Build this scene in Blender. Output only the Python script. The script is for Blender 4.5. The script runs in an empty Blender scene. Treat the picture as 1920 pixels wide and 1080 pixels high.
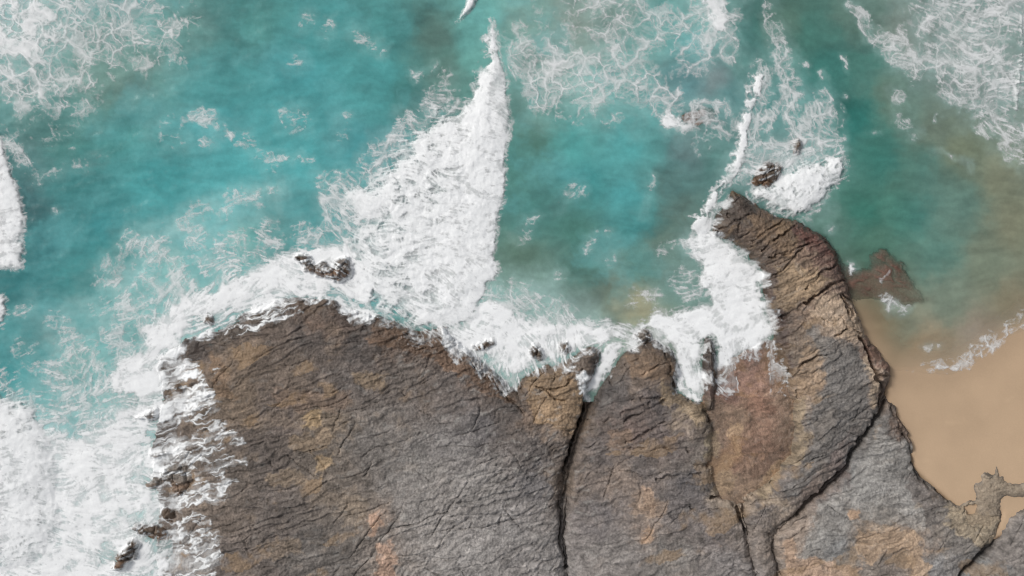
import bpy, math
import numpy as np
from mathutils import Vector

# ------------------------------------------------------------------ camera, sky, sun, exposure
scene = bpy.context.scene
COL = scene.collection
PX = 0.05                      # metres on the ground per photo pixel (1920 x 1080)
CAM_H = 120.0
cam_d = bpy.data.cameras.new('camera'); cam = bpy.data.objects.new('camera', cam_d); COL.objects.link(cam)
cam.location = (0, 0, CAM_H); cam.rotation_euler = (0, 0, 0)
cam_d.sensor_width = 36.0; cam_d.lens = 36.0 * CAM_H / (1920 * PX)
cam_d.clip_start = 0.5; cam_d.clip_end = 3000
scene.camera = cam
SUN_AZ, SUN_EL = math.radians(-62), math.radians(46)      # azimuth clockwise from +Y
world = bpy.data.worlds.new('World'); scene.world = world; world.use_nodes = True
nt = world.node_tree; nt.nodes.clear()
sky = nt.nodes.new('ShaderNodeTexSky'); sky.sky_type = 'NISHITA'; sky.sun_disc = False
sky.sun_elevation = SUN_EL; sky.sun_rotation = SUN_AZ; sky.air_density = 1.0; sky.dust_density = 3.0
hs = nt.nodes.new('ShaderNodeHueSaturation'); hs.inputs['Saturation'].default_value = 0.22
bg = nt.nodes.new('ShaderNodeBackground'); bg.inputs['Strength'].default_value = 0.122
wo = nt.nodes.new('ShaderNodeOutputWorld')
nt.links.new(sky.outputs[0], hs.inputs['Color']); nt.links.new(hs.outputs[0], bg.inputs['Color']); nt.links.new(bg.outputs[0], wo.inputs[0])
sd = bpy.data.lights.new('sun', 'SUN'); sd.energy = 1.45; sd.angle = math.radians(14); sd.color = (1.0, 0.955, 0.90)
sun = bpy.data.objects.new('sun', sd); COL.objects.link(sun)
_sdir = Vector((math.sin(SUN_AZ) * math.cos(SUN_EL), math.cos(SUN_AZ) * math.cos(SUN_EL), math.sin(SUN_EL)))
sun.rotation_euler = _sdir.to_track_quat('Z', 'Y').to_euler(); sun.location = _sdir * 200
vs = scene.view_settings
vs.view_transform = 'Standard'; vs.look = 'None'; vs.gamma = 1.0; vs.use_curve_mapping = False
vs.exposure = 0.0
scene.cycles.use_denoising = True; scene.cycles.pixel_filter_type = 'BLACKMAN_HARRIS'; scene.cycles.filter_width = 1.1
scene.cycles.max_bounces = 5; scene.cycles.transparent_max_bounces = 12

# ------------------------------------------------------------------ numeric helpers
F = np.float32
S = 1.5
U0, U1, V0, V1 = -150, 2070, -120, 1206
us = np.arange(U0, U1, S, dtype=F); vs_ = np.arange(V0, V1, S, dtype=F)
NX, NY = len(us), len(vs_)
U, V = np.meshgrid(us, vs_)
def srgb(c):
    c = np.asarray(c, dtype=F) / 255.0
    return np.where(c <= 0.04045, c / 12.92, ((c + 0.055) / 1.055) ** 2.4).astype(F)
def sstep(a, b, x):
    t = np.clip((x - a) / (b - a), 0, 1); return t * t * (3 - 2 * t)
TS = 1024
def mk_perlin(seed, n=64):
    r = np.random.RandomState(seed); a = r.rand(n, n).astype(F) * 2 * np.pi
    gx, gy = np.cos(a), np.sin(a); k = TS // n
    t = (np.arange(TS) / k).astype(F); i = t.astype(int); f = (t - i).astype(F); j = (i + 1) % n
    w = f * f * f * (f * (f * 6 - 15) + 10)
    fx, fy = f[None, :], f[:, None]; wx, wy = w[None, :], w[:, None]
    def d(iy, ix, ox, oy): return gx[iy][:, ix] * (fx - ox) + gy[iy][:, ix] * (fy - oy)
    a0 = d(i, i, 0, 0) * (1 - wx) + d(i, j, 1, 0) * wx
    a1 = d(j, i, 0, 1) * (1 - wx) + d(j, j, 1, 1) * wx
    return ((a0 * (1 - wy) + a1 * wy) * 1.5).astype(F)
PT = [mk_perlin(s) for s in (11, 23, 37, 51)]
def mk_worley(seed, n=48):
    r = np.random.RandomState(seed)
    px = (r.rand(n, n)).astype(F); py = r.rand(n, n).astype(F); rid = r.rand(n, n).astype(F)
    ga = r.rand(n, n) * 2 * np.pi; gm = r.rand(n, n)
    t = (np.arange(TS) * n / TS).astype(F); c = t.astype(int)
    f1 = np.full((TS, TS), 9, F); f2 = f1.copy(); ident = np.zeros((TS, TS), F); fac = np.zeros((TS, TS), F)
    for dy in (-1, 0, 1):
        for dx in (-1, 0, 1):
            iy = (c + dy) % n; ix = (c + dx) % n
            X = px[iy][:, ix] + (c + dx)[None, :] - t[None, :]; Y = py[iy][:, ix] + (c + dy)[:, None] - t[:, None]
            d = np.sqrt(X * X + Y * Y); m = d < f1
            f2 = np.where(m, f1, np.minimum(f2, d)); f1 = np.where(m, d, f1)
            ident = np.where(m, rid[iy][:, ix], ident)
            fac = np.where(m, -(X * np.cos(ga[iy][:, ix]) + Y * np.sin(ga[iy][:, ix])) * gm[iy][:, ix], fac)
    return dict(f1=f1, e=(f2 - f1).astype(F), id=ident.astype(F), fac=fac.astype(F), k=TS / n)
WT = [mk_worley(s) for s in (5, 9)]
def samp(tex, x, y):
    xf = np.floor(x); yf = np.floor(y); fx = (x - xf).astype(F); fy = (y - yf).astype(F)
    x0 = xf.astype(np.int32) & (TS - 1); y0 = yf.astype(np.int32) & (TS - 1); x1 = (x0 + 1) & (TS - 1); y1 = (y0 + 1) & (TS - 1)
    a = tex[y0, x0]; b = tex[y0, x1]; c = tex[y1, x0]; d = tex[y1, x1]
    a = a + (b - a) * fx; c = c + (d - c) * fx
    return a + (c - a) * fy
def sampn(tex, x, y):
    return tex[np.floor(y).astype(np.int32) & (TS - 1), np.floor(x).astype(np.int32) & (TS - 1)]
def noise(u, v, wl, seed=0):
    k = 16.0 / wl
    return samp(PT[seed % 4], u * k + seed * 137.3, v * k + seed * 71.9)
def fbm(u, v, wl, octv=4, gain=0.5, seed=0, ridged=False):
    s = 0; a = 1; t = 0
    for o in range(octv):
        n = noise(u, v, wl / 2 ** o, seed + o)
        if ridged: n = 1 - 2 * np.abs(n)
        s = s + n * a; t += a; a *= gain
    return (s / t).astype(F)
def rot(u, v, deg, sx=1.0, sy=1.0):
    c, s = math.cos(math.radians(deg)), math.sin(math.radians(deg))
    return (u * c + v * s) / sx, (-u * s + v * c) / sy
def wor(key, u, v, wl, seed=0, nearest=False):
    w = WT[seed % 2]; k = w['k'] / wl
    return (sampn if nearest else samp)(w[key], u * k + seed * 91.7, v * k + seed * 53.1)
# coarse grid fields, resampled at (warped) photo coordinates
CS = 5.0
cu = np.arange(U0 - 60, U1 + 60, CS, dtype=F); cv = np.arange(V0 - 60, V1 + 60, CS, dtype=F)
CU, CV = np.meshgrid(cu, cv)
def upsample(c, u, v):
    x = np.clip((u - cu[0]) / CS, 0, len(cu) - 1.001); y = np.clip((v - cv[0]) / CS, 0, len(cv) - 1.001)
    x0 = x.astype(np.int32); y0 = y.astype(np.int32); fx = (x - x0).astype(F); fy = (y - y0).astype(F)
    if c.ndim == 3: fx = fx[..., None]; fy = fy[..., None]
    a = c[y0, x0]; a = a + (c[y0, x0 + 1] - a) * fx
    b = c[y0 + 1, x0]; b = b + (c[y0 + 1, x0 + 1] - b) * fx
    return (a + (b - a) * fy).astype(F)
def seg_dist(u, v, p, q):
    dx, dy = q[0] - p[0], q[1] - p[1]; L = dx * dx + dy * dy + 1e-9
    t = np.clip(((u - p[0]) * dx + (v - p[1]) * dy) / L, 0, 1)
    return np.hypot(u - p[0] - t * dx, v - p[1] - t * dy), t
def poly_sdf(poly):            # positive inside, photo pixels, on the coarse grid
    d = np.full(CU.shape, 1e9, F); ins = np.zeros(CU.shape, bool)
    for p, q in zip(poly, poly[1:] + poly[:1]):
        d = np.minimum(d, seg_dist(CU, CV, p, q)[0])
        if p[1] != q[1]:
            c = ((p[1] > CV) != (q[1] > CV)) & (CU < (q[0] - p[0]) * (CV - p[1]) / (q[1] - p[1]) + p[0])
            ins ^= c
    return np.where(ins, d, -d).astype(F)
def ctrl(points, sig=70.0, pw=1.7):     # smooth scattered-point interpolation of colours / scalars
    num = 0; den = 1e-12
    for p in points:
        g = p[3] if len(p) > 3 else 1.0
        w = g ** (2 * pw) / (((CU - p[0]) ** 2 + (CV - p[1]) ** 2) / sig ** 2 + 0.12) ** pw
        num = num + w[..., None] * np.asarray(p[2], F).reshape(1, 1, -1); den = den + w
    return (num / den[..., None]).astype(F)

# warps shared by everything
WA = fbm(U, V, 60, 4, .55, 1); WB = fbm(U, V, 60, 4, .55, 7)
WC = fbm(U, V, 16, 3, .6, 3);  WD = fbm(U, V, 16, 3, .6, 9)

# ------------------------------------------------------------------ rocks (outlines in photo pixels at ground scale)
ROCKS = [
 dict(key='L', name='rock_platform', label='broad brown and grey rock platform left of the long dark crack', cat='rock', h=1.5, w=90, edge=7,
  ang=-16, poly=[(330,1190),(300,1080),(292,1010),(300,950),(290,890),(285,840),(300,780),(310,730),(290,692),(306,662),(338,640),(400,622),(440,600),(480,572),(540,555),(600,560),(640,572),(690,590),(720,597),(748,612),(782,626),(812,621),(838,613),(850,632),(880,660),(912,692),(940,714),(970,734),(984,712),(1012,690),(1050,684),(1085,664),(1108,648),(1126,660),(1114,690),(1098,740),(1092,765),(1078,800),(1064,845),(1054,890),(1046,930),(1049,980),(1052,1030),(1057,1085),(1060,1190)]),
 dict(key='M', name='rock_slab', label='grey brown rock slab between the long dark crack and the reddish pool', cat='rock', h=1.5, w=70, edge=5,
  ang=-12, poly=[(1064,1190),(1062,1085),(1060,1030),(1062,975),(1072,900),(1086,840),(1104,780),(1122,738),(1150,692),(1175,664),(1205,640),(1235,640),(1256,656),(1268,684),(1272,700),(1262,706),(1264,738),(1290,748),(1318,762),(1332,790),(1326,830),(1330,870),(1332,905),(1345,932),(1384,948),(1394,985),(1402,1020),(1412,1085),(1414,1190)]),
 dict(key='Q', name='rock_basin', label='flat reddish brown rock floor in the hollow beside the tan ridge', cat='rock', h=.16, w=60, edge=5,
  ang=70, poly=[(1318,742),(1330,790),(1322,860),(1330,925),(1365,945),(1410,940),(1450,905),(1480,860),(1498,800),(1490,740),(1478,690),(1462,640),(1430,640),(1390,668),(1345,690)]),
 dict(key='R', name='rock_ridge', label='long tan rock ridge reaching out into the surf beside the sand', cat='rock', h=2.1, w=60, edge=5,
  ang=-28, poly=[(1372,360),(1352,398),(1338,440),(1375,452),(1402,472),(1427,502),(1433,540),(1440,580),(1449,622),(1453,650),(1464,690),(1478,730),(1489,765),(1493,805),(1482,852),(1456,892),(1426,918),(1398,932),(1394,958),(1402,1000),(1412,1060),(1416,1190),(1452,1190),(1450,1060),(1446,1000),(1482,960),(1535,915),(1580,868),(1600,830),(1640,768),(1654,740),(1667,704),(1666,682),(1642,652),(1617,627),(1609,600),(1596,570),(1588,540),(1576,512),(1562,472),(1542,446),(1520,431),(1490,416),(1460,408),(1430,394),(1400,374)]),
 dict(key='S', name='rock_slab', label='blue grey rippled rock slab with tan patches bordering the dry sand', cat='rock', h=1.5, w=60, edge=5,
  ang=-14, poly=[(1446,1001),(1484,961),(1536,917),(1582,870),(1602,832),(1641,771),(1658,746),(1667,752),(1682,790),(1702,830),(1710,872),(1722,896),(1746,906),(1768,930),(1798,946),(1820,968),(1850,968),(1876,968),(1866,1000),(1850,1016),(1830,1036),(1806,1060),(1792,1085),(1785,1190),(1456,1190),(1454,1060)]),
 dict(key='C', name='rock_corner', label='grey rock slab in the lower right corner behind a thin sandy gap', cat='rock', h=1.4, w=40, edge=4,
  ang=-30, poly=[(2040,936),(1960,938),(1920,945),(1898,956),(1885,968),(1873,998),(1850,1028),(1818,1054),(1788,1080),(1782,1190),(2040,1190)]),
 dict(key='P', name='rock_ledge', label='pale crumbly sandstone ledge with a small pinnacle standing in the sand', cat='rock', h=.8, w=14, edge=5,
  ang=-8, poly=[(1822,906),(1830,901),(1833,888),(1845,884),(1858,888),(1860,871),(1864,865),(1868,872),(1871,886),(1883,892),(1890,900),(1905,904),(1925,900),(2030,898),(2030,934),(1925,934),(1900,937),(1884,936),(1878,936),(1878,948),(1877,966),(1872,1000),(1852,1022),(1818,1010),(1798,984),(1770,965),(1774,940),(1796,944),(1812,934),(1824,934),(1822,922)]),
 dict(key='N', name='rock_spine', label='narrow jagged brown rock spine standing upright at the sand edge', cat='rock', h=1.5, w=7, edge=3,
  ang=60, poly=[(1668,752),(1674,758),(1684,782),(1698,806),(1708,826),(1712,852),(1706,858),(1698,834),(1686,808),(1674,792),(1667,772)]),
 dict(key='X', name='rock_shelf', label='reddish brown rock shelf under shallow water beside the ridge', cat='rock', h=.16, w=26, edge=9,
  ang=20, poly=[(1556,462),(1584,494),(1612,508),(1636,504),(1634,482),(1660,468),(1688,498),(1712,530),(1730,562),(1700,573),(1664,566),(1640,556),(1606,566),(1600,590),(1584,560),(1560,500)]),
 dict(key='F', name='rock_fin', label='thin dark rock fin pointing up through the foam beside the reddish pool', cat='rock', h=.8, w=6, edge=3,
  ang=80, poly=[(1323,634),(1333,636),(1339,668),(1340,720),(1338,770),(1324,772),(1319,720),(1320,668)]),
]
ISL = [
 ('knobbly dark brown rock ringed by white foam left of the big breaker', 1.1, 10, [(551,482),(562,476),(578,477),(590,494),(606,486),(622,493),(638,481),(657,479),(662,506),(655,524),(630,528),(600,521),(572,510)]),
 ('brown rock just awash under thin foam in the upper right bay', .10, 16, [(1276,216),(1300,202),(1330,204),(1347,212),(1338,228),(1310,238),(1284,234)]),
 ('dark rock streaked with foam off the tip of the tan ridge', .9, 14, [(1408,340),(1420,318),(1436,303),(1456,302),(1468,318),(1458,338),(1440,352),(1416,354)]),
 ('tiny upright dark rock in the splash beyond the ridge tip', .8, 7, [(1484,266),(1494,259),(1502,268),(1500,288),(1489,294)]),
 ('angular dark boulder in the foam at the bottom left', 1.3, 10, [(210,1066),(214,1044),(232,1024),(249,1007),(263,1018),(258,1042),(240,1060),(222,1074)]),
 ('rounded grey boulder with a brown side in the left swash', .9, 13, [(302,884),(318,871),(346,864),(364,874),(373,890),(368,914),(340,930),(324,922),(318,906),(304,900)]),
 ('slim dark rock pointing left below the rounded grey boulder', .6, 7, [(274,912),(292,900),(304,893),(306,906),(286,918)]),
 ('flat dark rock above the angular boulder at bottom left', .7, 9, [(246,990),(258,981),(276,984),(296,986),(314,990),(318,1003),(296,1010),(268,1006)]),
 ('small dark rock between two foam tongues in the left swash', .6, 7, [(298,962),(312,952),(328,956),(332,970),(312,977)]),
 ('dark pebble like rock with a thin tail in the white wash', .5, 6, [(276,776),(281,766),(293,765),(299,776),(288,787),(260,786),(252,784)]),
 ('small dark rock at the foam edge near the platform corner', .5, 6, [(329,728),(336,721),(345,726),(342,737),(332,737)]),
 ('low ragged dark rock above the rounded grey boulder', .45, 7, [(280,852),(296,846),(318,842),(322,850),(302,860),(286,860)]),
 ('small dark rock in the wash on the upper left shelf', .7, 7, [(382,590),(391,586),(400,593),(398,609),(384,608)]),
 ('dark rock half buried in swirling foam right of the big breaker', .6, 9, [(878,652),(894,644),(914,638),(930,634),(934,648),(914,658),(892,662)]),
 ('small round dark rock dripping with foam in the middle cove', .7, 8, [(990,654),(1000,645),(1014,650),(1020,668),(1008,676),(994,670)]),
 ('dark rock with foam running off it beside the foam filled gap', .7, 8, [(1048,646),(1064,638),(1072,650),(1066,664),(1050,662)]),
 ('dark ragged rock in the foam above the grey brown slab', .7, 9, [(1186,632),(1198,618),(1216,620),(1224,634),(1208,644)]),
]
# big digitised cracks: polyline of (u, v, half-width, depth)
CRACKS = [
 [(1100,742,4,1.2),(1092,768,3,1.4),(1078,805,3.5,1.4),(1066,850,5,1.6),(1058,900,9,.9),(1056,950,7,1.0),(1055,985,4.5,2.),(1056,1020,4.5,2.),(1060,1062,2.5,1.4)],
 [(1660,744,4,1.4),(1644,770,3.5,1.4),(1604,834,3,1.3),(1582,872,3.5,1.6),(1538,918,4,1.6),(1486,962,2.5,1.)],
 [(1454,594,2,.8),(1500,570,2.6,.9),(1545,540,2.6,.9),(1586,522,2.2,.7)],
 [(1436,482,1.6,.6),(1470,478,2,.7),(1520,455,2,.7),(1548,448,2,.6)],
 [(1500,545,1.6,.5),(1530,515,2,.6),(1565,490,2,.6)],
 [(1572,560,1.8,.6),(1592,585,2,.7),(1585,600,1.6,.5)],
 [(1570,590,1.6,.5),(1580,612,1.8,.6),(1604,622,1.6,.5)],
 [(1600,632,2,.8),(1620,655,2.2,.8),(1632,690,2,.8),(1640,720,2,.7)],
 [(1268,744,2,.6),(1300,752,2.4,.8),(1332,752,2.4,.7)],
 [(1312,812,2,.7),(1334,790,2.4,.8),(1318,770,2,.6)],
 [(1304,868,3,.7),(1326,872,3.4,.9),(1350,856,2,.6)],
 [(1334,930,2.6,.9),(1360,934,2.4,.9),(1378,918,2,.7),(1376,945,2.4,.9),(1390,985,2.8,1.),(1398,1010,2,.8)],
 [(1225,894,2,.4),(1260,890,2.4,.45),(1310,886,2,.4)],
 [(1176,825,1.6,.4),(1205,808,1.8,.45),(1240,790,1.6,.35)],
 [(1130,790,1.4,.35),(1170,770,1.8,.4),(1215,752,1.8,.4)],
 [(1290,945,1.4,.35),(1304,961,1.8,.4),(1345,950,1.4,.3)],
 [(1440,1000,2,.6),(1462,975,2,.6),(1490,960,1.6,.5)],
 [(1873,1000,3,.9),(1850,1028,4,1.0),(1818,1055,4,1.0),(1786,1080,3,.9)],
 [(1600,630,2.5,.9),(1622,660,3.2,1.0),(1631,690,3.2,1.0),(1640,714,4.5,1.1),(1651,728,4.5,1.1),(1643,756,4,1.2)],[(1632,706,3,.9),(1656,704,4,.9)],[(1572,556,2,.8),(1580,574,2,.8),(1590,610,2,.8),(1606,600,2,.8)],[(1578,555,2.5,.8),(1596,572,2.5,.8),(1604,600,2.5,.8)],[(1590,612,2,.7),(1560,628,1.6,.5)],[(1488,690,1.6,.6),(1512,672,2,.7),(1540,664,1.6,.5)],[(1165,785,1.8,.5),(1205,766,2.2,.6),(1248,748,2,.5)],[(1185,748,1.5,.4),(1240,744,2,.5)],[(1170,827,2,.5),(1205,812,2.4,.55),(1245,786,1.6,.4)],[(1165,834,1.6,.4),(1205,838,1.6,.4)],[(1240,836,1.6,.4),(1285,842,1.8,.45)],[(1328,790,3,.9),(1338,776,3,.9)],[(1012,725,1.6,.5),(1040,745,1.6,.5),(1060,750,1.6,.5)],[(1380,905,2,.6),(1400,915,2,.6),(1420,925,2,.6),(1400,932,2,.6),(1385,920,2,.6)],[(1410,900,2,.5),(1440,900,2,.5)],[(1345,440,2,.6),(1370,420,2,.6),(1400,405,1.6,.5)],[(1405,450,1.8,.6),(1440,432,2,.6),(1470,412,1.6,.5)],[(1420,470,1.8,.6),(1455,445,2,.6),(1480,432,1.6,.5)],[(1438,520,1.6,.5),(1470,500,2,.5),(1500,470,2,.6)],[(1705,850,2,.7),(1716,890,3,.8),(1750,915,3,.8),(1790,945,2.5,.7)],
 [(1090,690,2,.6),(1060,720,1.6,.5),(1010,735,1.6,.4)],
 [(838,612,2,.6),(862,660,2,.5),(905,700,2,.5),(955,745,2,.5),(985,775,1.6,.4)],
 [(1245,660,1.6,.6),(1252,700,2,.7),(1262,730,2,.6)],
 [(1200,700,1.6,.5),(1225,690,1.8,.5),(1258,672,1.4,.5)],
]
ROCKCOL = [
 (480,620,(92,76,64)),(600,580,(112,86,66)),(640,600,(95,75,62)),(760,630,(108,82,62)),(830,640,(98,75,60)),(900,690,(102,78,60)),(580,640,(86,76,70)),(680,650,(84,75,70)),(420,680,(106,86,66)),(380,660,(90,75,65)),(450,740,(110,90,68)),(550,700,(102,85,70)),(650,720,(92,82,76)),(760,700,(95,84,76)),(850,720,(92,82,76)),(950,770,(88,78,72)),(540,780,(98,84,76)),(620,790,(118,99,76)),(600,850,(106,93,80)),(500,850,(92,80,72)),(450,900,(98,85,74)),(420,960,(108,92,78)),(520,950,(96,85,78)),(650,930,(110,97,84)),(712,965,(146,120,98),.36),(728,1055,(148,124,104),.32),(600,1030,(96,89,83)),(450,1040,(98,86,78)),(700,820,(106,99,93)),(780,860,(116,111,106)),(860,830,(113,108,105)),(900,900,(121,116,112)),(800,950,(125,119,114)),(950,980,(129,124,121)),(880,1050,(133,128,124)),(1000,900,(105,101,101)),(1020,1050,(121,116,113)),(900,800,(95,90,90)),(1000,830,(92,84,80)),
 (1000,715,(125,98,72)),(1050,740,(142,114,83)),(1060,790,(142,114,85)),(1000,760,(117,91,68)),(1060,900,(110,92,75)),
 (1210,670,(102,82,67)),(1180,690,(118,96,76)),(1250,700,(126,103,80)),(1150,740,(95,86,82)),(1230,750,(92,82,80)),(1300,770,(142,120,93)),(1325,800,(150,130,105),.5),(1180,800,(106,85,76)),(1250,820,(98,84,80)),(1120,850,(96,86,82)),(1200,870,(103,93,88)),(1310,860,(112,102,93)),(1160,900,(126,106,90)),(1210,930,(150,122,98),.5),(1210,1000,(152,122,96),.5),(1120,960,(105,98,97)),(1280,940,(98,90,88)),(1300,900,(90,86,88)),(1150,1040,(120,113,108)),(1250,1050,(118,112,106)),(1340,1000,(108,98,94)),(1360,1060,(126,119,116)),
 (1400,700,(142,108,92)),(1420,760,(146,106,80)),(1420,830,(130,98,76)),(1380,860,(126,96,75)),(1375,790,(131,109,86)),(1355,720,(130,95,80)),(1355,880,(130,112,89)),(1360,920,(136,116,92)),
 (1390,400,(86,70,58)),(1420,420,(116,91,68)),(1480,460,(121,96,70)),(1450,440,(110,85,66)),(1510,440,(116,72,60)),(1550,470,(121,76,62)),(1560,500,(126,88,72)),(1490,510,(142,114,83)),(1460,530,(110,86,66)),(1530,540,(131,103,78)),(1500,580,(126,99,74)),(1550,590,(146,121,95)),(1590,620,(156,131,105)),(1460,600,(112,90,72)),(1490,640,(121,99,76)),(1530,650,(105,98,90)),(1500,720,(136,109,85)),(1560,700,(108,103,98)),(1600,700,(115,105,95)),(1630,660,(125,92,72)),(1640,700,(142,116,92)),(1560,780,(105,98,94)),(1520,800,(112,100,90)),(1487,760,(145,122,97)),(1484,830,(140,120,95)),(1500,850,(105,97,92)),(1560,860,(112,96,90)),(1470,900,(100,92,88)),(1440,930,(142,120,93)),(1410,930,(146,123,95)),(1420,960,(105,95,90)),(1520,920,(118,98,85)),
 (1652,662,(108,76,62),.6),(1664,700,(104,80,66),.6),(1626,636,(112,84,68),.5),(1655,735,(100,82,70),.5),(1640,790,(105,102,98)),(1650,850,(122,121,119)),(1600,880,(112,114,113)),(1690,880,(118,112,106)),(1620,920,(124,125,124)),(1700,930,(122,119,117)),(1560,950,(120,116,113)),(1590,960,(147,124,99),.5),(1640,990,(152,127,99)),(1700,1020,(152,122,93)),(1650,1040,(112,100,88)),(1560,1020,(118,119,118)),(1500,1060,(150,121,98),.5),(1740,960,(105,98,92)),(1780,1000,(112,105,98)),(1800,960,(136,121,98)),(1740,1060,(120,119,118)),(1480,1000,(136,116,98)),
 (1880,1040,(112,104,98)),(1840,1070,(100,104,105)),(1905,985,(118,110,104)),(1870,910,(132,118,98)),(1850,960,(122,110,94)),(1640,520,(112,70,56)),(1700,550,(104,74,60)),(1690,800,(110,86,68)),(1328,680,(86,68,58)),
]

PATCHES = [   # stains and lighter plates of the rock itself: colour, opacity, outline
 ((112,84,60),.6,[(700,600),(840,615),(900,680),(975,755),(930,745),(850,695),(760,655),(690,640)]),((114,90,66),.6,[(380,655),(430,685),(455,745),(418,742),(400,690)]),
 ((148,120,86),.75,[(990,712),(1050,690),(1092,720),(1090,760),(1075,800),(1060,815),(1040,800),(1010,790),(985,750)]),
 ((150,124,86),.75,[(575,775),(608,770),(607,800),(575,800)]),((130,110,86),.65,[(545,815),(610,803),(640,820),(600,850),(552,846)]),((146,122,88),.75,[(598,858),(626,853),(626,880),(600,886)]),((116,95,78),.6,[(512,730),(560,722),(660,735),(668,762),(560,772),(520,762)]),
 ((162,128,104),.8,[(690,962),(715,955),(722,980),(702,1002)]),((160,128,106),.8,[(704,1024),(736,1010),(754,1090),(716,1090)]),((120,106,90),.6,[(640,930),(692,922),(692,975),(645,988)]),((126,108,86),.6,[(505,880),(570,872),(580,900),(515,905)]),((122,104,84),.55,[(500,1010),(560,1000),(580,1030),(520,1040)]),((124,104,78),.6,[(660,690),(730,700),(720,730),(660,720)]),
 ((126,101,76),.7,[(1178,668),(1210,650),(1250,668),(1262,700),(1246,718),(1215,706),(1180,708)]),((152,130,100),.85,[(1240,712),(1258,735),(1290,750),(1322,754),(1330,776),(1322,802),(1298,800),(1290,780),(1262,760),(1238,750)]),((142,128,102),.75,[(1312,815),(1345,802),(1347,858),(1310,852)]),((138,122,98),.85,[(1347,860),(1372,850),(1376,910),(1366,932),(1345,930),(1332,912),(1342,885)]),
 ((116,94,74),.6,[(1138,800),(1180,792),(1185,830),(1140,840)]),((152,124,100),.7,[(1195,905),(1225,912),(1230,948),(1200,950)]),((156,126,98),.8,[(1198,985),(1216,982),(1218,1015),(1200,1018)]),((140,116,94),.5,[(1180,915),(1260,930),(1250,960),(1180,955)]),
 ((154,134,106),.8,[(1372,795),(1390,798),(1393,850),(1379,862),(1374,830)]),((108,88,74),.6,[(1400,850),(1455,820),(1490,790),(1470,860),(1440,892),(1400,900)]),((142,124,98),.85,[(1486,742),(1503,742),(1508,830),(1495,857),(1465,877),(1455,902),(1430,932),(1415,922),(1440,882),(1467,850),(1490,820)]),
 ((88,70,64),.75,[(1425,500),(1450,512),(1462,600),(1476,650),(1482,705),(1466,692),(1450,620),(1432,540)]),((140,117,88),.8,[(1450,500),(1525,503),(1542,530),(1520,560),(1470,580),(1440,576),(1450,540)]),((158,136,112),.85,[(1525,555),(1560,553),(1600,588),(1610,625),(1588,642),(1555,622),(1540,597),(1500,587)]),
 ((98,95,92),.8,[(1505,600),(1545,630),(1590,650),(1618,680),(1622,720),(1608,770),(1560,840),(1500,920),(1460,930),(1482,880),(1512,830),(1514,740),(1542,700),(1530,660),(1503,622)]),((142,118,92),.75,[(1505,640),(1528,670),(1540,700),(1520,740),(1490,735),(1482,700),(1490,670)]),((158,138,114),.85,[(1610,655),(1632,690),(1642,720),(1628,768),(1616,760),(1626,720),(1612,690)]),((106,78,64),.8,[(1602,630),(1642,650),(1670,690),(1666,706),(1645,690),(1622,660)]),((116,76,64),.8,[(1490,423),(1522,432),(1562,470),(1577,512),(1555,490),(1530,460),(1503,455)]),((122,98,72),.6,[(1400,400),(1450,412),(1500,450),(1480,490),(1440,470),(1395,430)]),
 ((132,129,124),.7,[(1640,800),(1700,830),(1715,900),(1730,960),(1720,1010),(1690,980),(1600,970),(1525,1055),(1500,1040),(1520,960),(1590,890)]),((156,130,103),.85,[(1605,988),(1650,984),(1722,1000),(1738,1090),(1700,1090),(1690,1030),(1640,1040),(1612,1060),(1600,1000)]),((154,126,102),.85,[(1465,1000),(1482,1000),(1490,1040),(1560,1047),(1610,1060),(1590,1095),(1465,1095)]),((166,132,100),.8,[(1584,950),(1606,944),(1606,966),(1584,972)]),((95,87,82),.7,[(1690,880),(1720,893),(1750,908),(1772,940),(1740,962),(1700,930)]),((144,128,103),.75,[(1762,945),(1800,953),(1870,963),(1872,1000),(1840,1032),(1800,1002),(1770,990)]),((96,88,82),.6,[(1640,1030),(1690,1025),(1685,1075),(1630,1080)]),
]
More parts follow.
